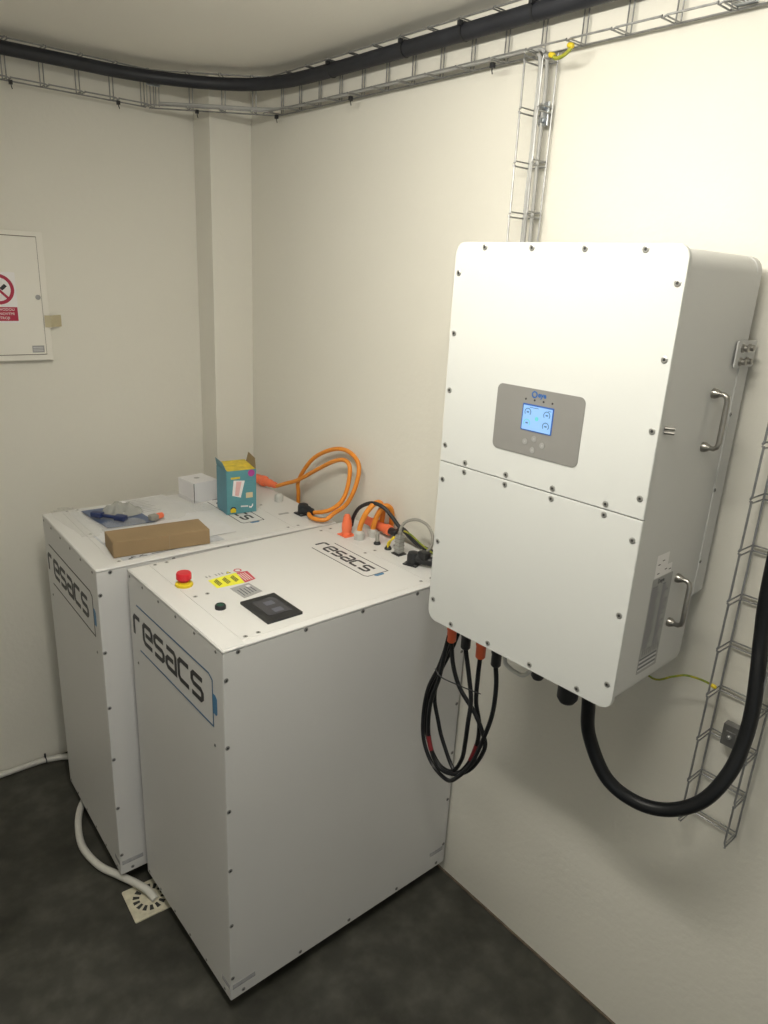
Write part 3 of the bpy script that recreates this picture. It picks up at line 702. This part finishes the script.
# ------------------------------------------------------------------ cable trays (wire mesh)
WR = .0024
def tray(label, name, origin, along, across, out, length, width, depth, rungs, first=None, group='wire mesh cable trays', lower_hooks=True):
    """origin on wall side, 'along' run direction, 'across' in wall plane, 'out' towards room"""
    t = thing(name, label, 'cable tray', origin, 0, group)
    a, c, o = Vector(along), Vector(across), Vector(out)
    rm = B()
    for s in (-.006, .006):
        tube(rm, [o * depth - c * .003 + a * (s * .2), o * (depth - .004) + a * s, o * .004 + a * s, c * .004 + a * s, c * (width - .004) + a * s, c * width + o * .004 + a * s, c * width + o * (depth - .004) + a * s, c * (width + .003) + o * depth + a * (s * .2)], WR * .8, 6)
    rme = mesh_of('rung', rm, m_steel, True)
    for r_ in rungs: link('rung', rme, t, a * r_)
    for k in (0, 1):
        bm = B(); tube(bm, [c * (width * k) + o * .0005, c * (width * k) + a * length + o * .0005], WR, 6); obj('wall_wire', bm, m_steel, t, True)
    rs = sorted(rungs); segs = [(0, rs[0])] + list(zip(rs, rs[1:])) + [(rs[-1], length)]
    for k in (0, 1):
        base = c * (width * k) + o * depth; od = c * (-.003 if k == 0 else .003)
        for p, q in segs:
            if q - p < .012: continue
            bm = B(); tube(bm, [base + a * (p + .002) + od, base + a * (p + .010), base + a * (q - .006) - o * .001, base + a * (q - .001) - od * .3], WR, 6); obj('edge_wire', bm, m_steel, t, True)
    return t
TZ = 2.540; TW = .106; TD = .060
# right wall run: from corner towards the camera
y_start = -.335
rr = [1.523 + .1155 * k + y_start for k in range(-10, 13)]
rr = [q for q in rr if q > .02]; 
t_right = tray('wire cable tray along the top of the right wall', 'cable_tray', (-.011, y_start, TZ), (0, -1, 0), (0, 0, 1), (-1, 0, 0), 2.60, TW, TD, rr)
# splice on right run
rr2 = [2.000 + y_start, 2.022 + y_start]
# back wall run
xs = .375
t_back = tray('wire cable tray along the top of the back wall above the switch box', 'cable_tray', (-xs, -.042, TZ + .004), (-1, 0, 0), (0, 0, 1), (0, -1, 0), 1.5, TW, TD, [.010] + [.120 + .113 * k for k in range(0, 12)])
# diagonal link in front of the corner pilaster
p0 = Vector((-.365, -.048, TZ + .002)); p1 = Vector((-.020, -.338, TZ)); dd = (p1 - p0); ln = dd.length; dd = dd.normalized(); nn = Vector((dd.y, -dd.x, 0)).normalized()
t_diag = tray('short slanting wire cable tray cutting across the room corner', 'cable_tray', p0, dd, (0, 0, 1), nn, ln, TW, TD, [.012, .150, .265, .375])
# vertical tray down to inverter
t_up = tray('vertical wire cable tray from ceiling tray down behind the inverter', 'cable_tray', (-.011, -1.517, 2.535), (0, 0, -1), (0, -1, 0), (-1, 0, 0), .46, .054, .055, [.012, .120, .2375, .3535])
# right vertical tray
t_rt = tray('vertical wire cable tray right of the inverter with open lower end', 'cable_tray', (-.011, -2.238, .820), (0, 0, 1), (0, -1, 0), (-1, 0, 0), 1.72, TW, TD, [.006] + [.1175 + .1145 * k for k in range(0, 14)])
def plate(parent, c, sx, sy, sz, m=m_zinc):
    s = link('splice_plate', None, parent, Vector(c) - Vector(parent.location))
    bm = B(); box(bm, -sx, sx, -sy, sy, -sz, sz, .001); obj('plate', bm, m, s)
    return s
# splice with bolts (upper vertical tray)
s = plate(t_up, (-.022, -1.557, 2.408), .003, .013, .026)
for z in (-.014, .014):
    bm = B(); lathe(bm, [(.006, 0), (.006, .005), (.004, .007)], (-.003, 0, z), (-1, 0, 0), 8); obj('bolt', bm, m_zinc, s, True)
    bm = B(); box(bm, -.007, -.002, .008, .012, z - .008, z + .008); obj('clip', bm, m_steel, s)
# clamp on right tray
s = plate(t_rt, (-.024, -2.290, 1.074), .010, .019, .027, m_screw)
bm = B(); box(bm, -.0125, -.0095, -.010, .010, -.012, .012, .001); obj('clamp_face', bm, m_screw, s)
bm = B(); lathe(bm, [(.005, 0), (.005, .006), (.003, .008)], (-.012, 0, 0), (-1, 0, 0), 8); obj('bolt', bm, m_steel, s, True)
# splice on the right run (near the frame's upper right corner)
s = plate(t_right, (-.035, -2.012, TZ + .006), .022, .020, .003)
for y in (-.016, -.006, .006, .016):
    bm = B(); tube(bm, [(-.030, y, -.006), (0, y * .6, -.002), (.028, y, .010), (.028, y, .055)], .0018, 6); obj('clip', bm, m_steel, s, True)
# splice on the back run
s = plate(t_back, (-.372, -.104, 2.612), .024, .003, .010)
for x in (-.022, -.010, .010, .022):
    bm = B(); tube(bm, [(x, 0, .030), (x, .004, -.070)], .0016, 6); obj('clip', bm, m_steel, s, True)

# ------------------------------------------------------------------ trunk cable in the tray
tp = [(-1.95, -.092, 2.620), (-1.4, -.085, 2.621), (-1.0, -.090, 2.622), (-.70, -.095, 2.624), (-.50, -.104, 2.624), (-.36, -.140, 2.624), (-.24, -.212, 2.622), (-.145, -.292, 2.622), (-.085, -.385, 2.623), (-.055, -.53, 2.622), (-.047, -.75, 2.622), (-.045, -1.1, 2.622), (-.046, -1.6, 2.621), (-.045, -2.1, 2.621), (-.045, -2.8, 2.621)]
bm = B(); tube(bm, catmull(tp, 10), .0205, 16)
tag(obj('trunk_cable', bm, m_trunk, None, True), 'thick black trunk cable lying in the ceiling tray round the room corner', 'cable')
# grey rods in the lower flange, down the vertical tray
for i, (lab_, dx, dz) in enumerate((('outer grey installation pipe turning down behind the inverter', -.034, .010), ('inner grey installation pipe beside the wall, turning down behind the inverter', -.022, .012))):
    yv = -1.541 - .0105 * i
    pts = [(-.36 - dx * 0, -.118 + .0 - .012 * i, TZ + .008), (-.22, -.225, TZ + dz), (-.085, -.335, TZ + dz), (dx - .012, -.42, TZ + dz), (dx, -.60, TZ + dz), (dx, -1.0, TZ + dz), (dx, -1.40, TZ + dz), (dx, yv + .055, TZ + dz), (dx, yv + .012, TZ + dz - .012), (dx, yv, TZ - .055), (dx, yv, 2.35), (dx + .004, yv, 2.09)]
    bm = B(); tube(bm, catmull(pts, 6), .0048, 10)
    tag(obj('installation_pipe', bm, m_rod, None, True), lab_, 'pipe', 'thin grey installation pipes')
# ties hanging below the tray
tie_lab = {0: 'black cable tie knot hanging from the back wall tray at the picture edge', 1: 'black cable tie knot hanging from the back wall tray above the left wall', 2: 'black cable tie knot on the slanting corner tray', 3: 'black cable tie knot where the slanting tray meets the right wall tray', 4: 'black cable tie knot on the right wall tray, farther of two before the vertical tray', 5: 'black cable tie knot on the right wall tray just before the vertical tray'}
for i, (x, y, z) in enumerate([(-.832, -.098, 2.535), (-.495, -.098, 2.535), (-.262, -.212, 2.532), (-.050, -.392, 2.530), (-.060, -.832, 2.530), (-.060, -1.409, 2.530)]):
    t = thing('cable_tie', tie_lab[i], 'cable tie', (x, y, z), 0, 'black cable ties on the ceiling tray')
    bm = B(); box(bm, -.005, .005, -.006, .006, -.010, .002, .001); obj('tie_lock', bm, m_black, t)
    bm = B(); tube(bm, [(0, 0, -.004), (.002, .003, -.014), (.004, .002, -.022)], .0016, 6); obj('tie_tail', bm, m_black, t)
# straps round the trunk cable
for i, y in enumerate((-.715, -1.060, -1.290, -1.520, -1.750)):
    bm = B(); lathe(bm, [(.0222, -.003), (.0222, .003), (.0206, .0034), (.0206, -.0034)], (-.0462, y, 2.622), (0, 1, 0), 16)
    box(bm, -.072, -.060, y - .005, y + .005, 2.632, 2.643, .001)
    tag(obj('cable_strap', bm, m_black, None, True), ['narrow black strap round the trunk cable nearest the room corner', 'second black strap from the corner round the trunk cable', 'third black strap from the corner round the trunk cable', 'black strap round the trunk cable just above the vertical tray', 'black strap round the trunk cable nearest the camera'][i], 'cable strap', 'black straps on the trunk cable')
# earth wires
bm = B(); tube(bm, catmull([(-.070, -1.600, 2.518), (-.072, -1.612, 2.507), (-.072, -1.632, 2.508), (-.070, -1.648, 2.518), (-.068, -1.654, 2.530)], 6), .0042, 8)
o = tag(obj('earth_wire', bm, m_ygwire, None, True), 'short yellow green earth wire joining ceiling tray and vertical tray', 'wire', 'yellow green earth wires')
for q in ((-.071, -1.601, 2.515), (-.070, -1.650, 2.526)):
    bm = B(); lathe(bm, [(.0045, -.007), (.006, -.004), (.006, .005), (.0045, .008)], q, (0, 1, .3), 10); obj('wire_lug', bm, m_yel, o, True, label='yellow lug')
bm = B(); tube(bm, catmull([(-.110, -2.060, 1.200), (-.095, -2.118, 1.160), (-.084, -2.157, 1.180), (-.078, -2.182, 1.194), (-.074, -2.207, 1.198), (-.070, -2.230, 1.197), (-.070, -2.246, 1.194)], 6), .0026, 8)
o = tag(obj('earth_wire', bm, m_ygwire, None, True), 'thin yellow green earth wire from inverter underside to the right tray', 'wire', 'yellow green earth wires')
bm = B(); lathe(bm, [(.003, -.007), (.0048, -.004), (.0048, .004), (.003, .007)], (-.068, -2.244, 1.194), (0, -1, -.2), 10); obj('wire_lug', bm, m_yel, o, True, label='yellow lug')

# ------------------------------------------------------------------ orange cables on the cabinets
def cable(name, label, pts, r_, m, grp=None, cat='cable', n=7):
    bm = B(); tube(bm, catmull(pts, n), r_, 12); return tag(obj(name, bm, m, None, True), label, cat, grp)
oc1 = thing('power_cable', 'orange cable with an orange plug lying behind the blue product box', 'cable', (-.090, -.330, 1.196), 0, 'orange power cables')
o0 = Vector(oc1.location)
pts = [(-.082, -.455, 1.198), (-.075, -.510, 1.222), (-.06, -.571, 1.249), (-.052, -.691, 1.320), (-.052, -.792, 1.374), (-.054, -.857, 1.392), (-.058, -.892, 1.374), (-.066, -.896, 1.312), (-.082, -.888, 1.258), (-.105, -.862, 1.222), (-.125, -.830, 1.204), (-.138, -.795, 1.194)]
bm = B(); tube(bm, catmull([Vector(p) - o0 for p in pts], 7), .0078, 12); obj('cable_sheath', bm, m_orange, oc1, True)
dr = (Vector((-.082, -.455, 1.198)) - o0).normalized()
bm = B(); lathe(bm, [(.014, -.03), (.019, -.02), (.019, .02), (.022, .022), (.022, .040), (.016, .044), (.016, .080), (.013, .085), (.013, .112), (.009, .120)], (0, 0, 0), dr, 16); obj('plug_body', bm, m_orplug, oc1, True)
cable('power_cable', 'orange cable rising from behind the cabinet in the larger loop against the wall', [(-.030, -.505, 1.02), (-.032, -.530, 1.12), (-.040, -.545, 1.185), (-.046, -.556, 1.245), (-.042, -.640, 1.345), (-.036, -.752, 1.406), (-.034, -.845, 1.421), (-.038, -.915, 1.390), (-.052, -.925, 1.322), (-.075, -.905, 1.248), (-.105, -.868, 1.205), (-.135, -.862, 1.186), (-.158, -.835, 1.184), (-.160, -.800, 1.186), (-.146, -.775, 1.188)], .0078, m_orange, 'orange power cables')
cable('power_cable', 'orange cable bending up from the left grey gland on the nearer cabinet', [(-.127, -1.046, 1.185), (-.125, -1.047, 1.215), (-.112, -1.055, 1.258), (-.090, -1.068, 1.292), (-.066, -1.072, 1.296), (-.044, -1.064, 1.268), (-.030, -1.048, 1.228), (-.026, -1.036, 1.180)], .0092, m_orange, 'orange power cables')
cable('power_cable', 'orange cable rising from the right grey gland on the nearer cabinet', [(-.072, -1.050, 1.185), (-.071, -1.054, 1.215), (-.066, -1.070, 1.260), (-.054, -1.086, 1.286), (-.034, -1.092, 1.276), (-.018, -1.084, 1.240), (-.014, -1.075, 1.180)], .0092, m_orange, 'orange power cables')
# orange coupler lying behind
cpl = thing('cable_coupler', 'orange coupler lying along the wall behind the grey glands', 'connector', (-.038, -.960, 1.200), 0)
bm = B(); lathe(bm, [(.009, 0), (.015, .006), (.015, .045), (.019, .048), (.019, .070), (.015, .072), (.015, .118), (.018, .120), (.018, .140), (.012, .144)], (0, 0, 0), (0, -1, 0), 16); obj('coupler_body', bm, m_orplug, cpl, True)
bm = B(); lathe(bm, [(.013, .142), (.013, .172), (.009, .176)], (0, 0, 0), (0, -1, 0), 14); obj('coupler_end', bm, m_black, cpl, True)
cable('control_cable', 'black cable arching over the orange boot beside the wall', [(-.098, -.965, 1.188), (-.098, -.975, 1.224), (-.098, -1.006, 1.266), (-.092, -1.060, 1.296), (-.078, -1.104, 1.292), (-.066, -1.137, 1.266), (-.056, -1.164, 1.238), (-.043, -1.200, 1.215), (-.034, -1.260, 1.190)], .0065, m_black, 'black cables by the wall')
cable('control_cable', 'black cable running low along the wall behind the metal socket', [(-.036, -1.130, 1.205), (-.040, -1.165, 1.225), (-.034, -1.205, 1.204), (-.028, -1.250, 1.188), (-.022, -1.330, 1.184)], .0080, m_black, 'black cables by the wall')
cable('earth_wire', 'yellow green wire lying on the black cable near the wall', [(-.052, -1.185, 1.228), (-.046, -1.215, 1.222), (-.040, -1.260, 1.202), (-.036, -1.320, 1.186)], .0030, m_ygwire, 'yellow green earth wires')
cable('control_cable', 'grey cable arching from the metal socket to the black power socket', [(-.102, -1.222, 1.236), (-.100, -1.221, 1.256), (-.094, -1.236, 1.282), (-.086, -1.275, 1.300), (-.082, -1.320, 1.296), (-.084, -1.350, 1.270), (-.092, -1.356, 1.240), (-.100, -1.345, 1.216)], .0048, m_greycable)
cable('control_cable', 'short grey lead standing in the small black socket', [(-.105, -1.115, 1.172), (-.105, -1.115, 1.190), (-.104, -1.114, 1.202), (-.100, -1.113, 1.212)], .0066, m_greycable)
for i, dx in enumerate((-.005, .004)):
    cable('earth_wire', ['yellow wire in the round socket, the one nearer the metal socket', 'yellow wire in the round socket, the one nearer the grey lead'][i], [(-.104 + dx, -1.170 + dx, 1.174), (-.100 + dx, -1.170, 1.192), (-.092 + dx, -1.178 + dx, 1.208), (-.082 + dx, -1.186, 1.214)], .0030, m_yel, 'yellow wires in the round socket')

# ------------------------------------------------------------------ switch box on the back wall
eb = thing('switch_box', 'white metal switch box with a red prohibition sign on the back wall', 'switch box', (-.762, 0, 1.668))
bw_, bh_ = .420, .432
bm = B(); box(bm, -bw_, 0, -.028, -.0005, 0, bh_, .002); obj('box_frame', bm, m_ebox, eb)
bm = B(); box(bm, -bw_ + .0195, -.021, -.0285, -.0275, .0195, bh_ - .0155); obj('door_gap', bm, m_brown, eb)
bm = B(); box(bm, -bw_ + .022, -.0235, -.0345, -.0275, .022, bh_ - .018, .0015); obj('door', bm, m_ebox, eb)
dn = eb.children[-1] if eb.children else None
door = [o for o in bpy.data.objects if o.name == 'door'][0]
bm = B(); lathe(bm, [(.0085, 0), (.0085, .003), (.006, .0045), (0, .0045)], (-.035, -.0345, .217), (0, -1, 0), 18); obj('lock', bm, m_greyp, door, True)
EU, EV, EN = (1, 0, 0), (0, 0, 1), (0, -1, 0)
def ep(nm, pts, m, d=.0005, off=0, par=door):
    bm = B(); prism(bm, pts, (0, -.0345 - off, 0), EU, EV, EN, d); return obj(nm, bm, m, par)
cx, cz, R_ = -.159, .241, .0505
ep('sign_ground', rrect(cx - .056, cx + .056, cz - .110, cz + .056, .002, 2), m_white)
bm = B(); stroke(bm, circ(cx, cz, R_ - .006, 30), .011, (0, -.0350, 0), EU, EV, EN, .0003, closed=True); obj('sign_ring', bm, m_signred, door)
bm = B(); stroke(bm, [(cx - .030, cz + .030), (cx + .030, cz - .030)], .008, (0, -.0354, 0), EU, EV, EN, .0003); obj('sign_bar', bm, m_signred, door)
ep('sign_pictogram', [(cx + .004, cz + .004), (cx + .020, cz + .018), (cx + .028, cz + .010), (cx + .020, cz + .002), (cx + .012, cz - .004)], m_ink, .0003, .0008)
ep('sign_pictogram', [(cx - .028, cz - .020), (cx - .004, cz - .020), (cx - .008, cz + .004), (cx - .016, cz - .006), (cx - .022, cz + .008)], m_ink, .0003, .0005)
ep('sign_text_field', [(cx - .054, cz - .104), (cx + .054, cz - .104), (cx + .054, cz - .058), (cx - .054, cz - .058)], m_signred, .0003, .0005)
for i, s_ in enumerate(('NEHAS VODOU', 'ANI PĚNOVÝMI', 'PŘÍSTROJI')):
    text('sign_text', s_, .0125, m_white, door, (cx, -.0353, cz - .0665 - .0140 * i), EU, EV, EN, d=.0002)
ep('type_plate', [(-.070, .028), (-.030, .028), (-.030, .052), (-.070, .052)], m_greyp, .0004)
for i in range(3): ep('type_plate_line', [(-.067, .033 + i * .006), (-.034, .033 + i * .006), (-.034, .035 + i * .006), (-.067, .035 + i * .006)], m_wbox, .0002, .0004)
bm = B(); 
g = []
for i in range(7):
    s_ = i / 6; x = -.782 + .066 * s_; y = -.0352 if s_ < .55 else -.0352 + (s_ - .55) / .45 * .010
    yv = y - .001 * sin(s_ * 9); y_ = -.0305 - .001 * sin(s_ * 7) if s_ < .35 else -.0305 + (s_ - .35) / .65 * .0285
    g.append([bm.verts.new((x, y_ - .0045 * (s_ < .36), z_)) for z_ in (1.783, 1.824)])
for a, b_ in zip(g, g[1:]): bm.faces.new((a[0], b_[0], b_[1], a[1]))
tag(obj('masking_tape', bm, m_tape), 'piece of yellowed masking tape from switch box edge to wall', 'tape')

# ------------------------------------------------------------------ drain and hose
dr_ = thing('floor_drain', 'cream square floor drain with a slotted round grate beside the cabinets', 'drain', (-.876, -.940, 0), -.06)
bm = B()
P = rrect(-.072, .072, -.072, .072, .004, 2)
prism(bm, P, (0, 0, .0005), (1, 0, 0), (0, 1, 0), (0, 0, 1), .004); obj('drain_frame', bm, m_drain, dr_)
bm = B(); lathe(bm, [(.064, .0045), (.064, .0062), (.061, .0072), (.020, .0072), (.018, .0082), (0, .0085)], n=28); obj('drain_grate', bm, m_drain, dr_, True)
for k in range(14):
    a = 2 * pi * k / 14; bm = B(); prism(bm, [(.034, -.0042), (.055, -.0068), (.055, .0068), (.034, .0042)], (0, 0, .0073), (cos(a), sin(a), 0), (-sin(a), cos(a), 0), (0, 0, 1), .0004); obj('drain_slot', bm, m_dark, dr_)
hp = [(-1.95, -.018, .016), (-1.30, -.018, .016), (-1.00, -.020, .016), (-.93, -.030, .016), (-.86, -.060, .016), (-.80, -.13, .016), (-.81, -.24, .016), (-.875, -.330, .016), (-.925, -.400, .016), (-.962, -.490, .016), (-.982, -.600, .016), (-.966, -.715, .016), (-.928, -.800, .018), (-.896, -.880, .026), (-.878, -.930, .026), (-.868, -.965, .012)]
bm = B(); tube(bm, catmull(hp, 8), .0125, 14)
tag(obj('drain_hose', bm, m_pipe, None, True), 'white drain hose along the back wall, under the cabinet to the drain', 'hose')
bm = B(); lathe(bm, [(.0150, -.002), (.0150, .002), (.0143, .0022), (.0143, -.0022)], (-.945, -.025, .016), (1, .1, 0), 14); box(bm, -.948, -.942, -.030, -.022, .029, .046)
tag(obj('cable_tie', bm, m_black), 'black tie round the white hose at the foot of the back wall', 'cable tie')
# light scuff where mortar was spilt near the hose
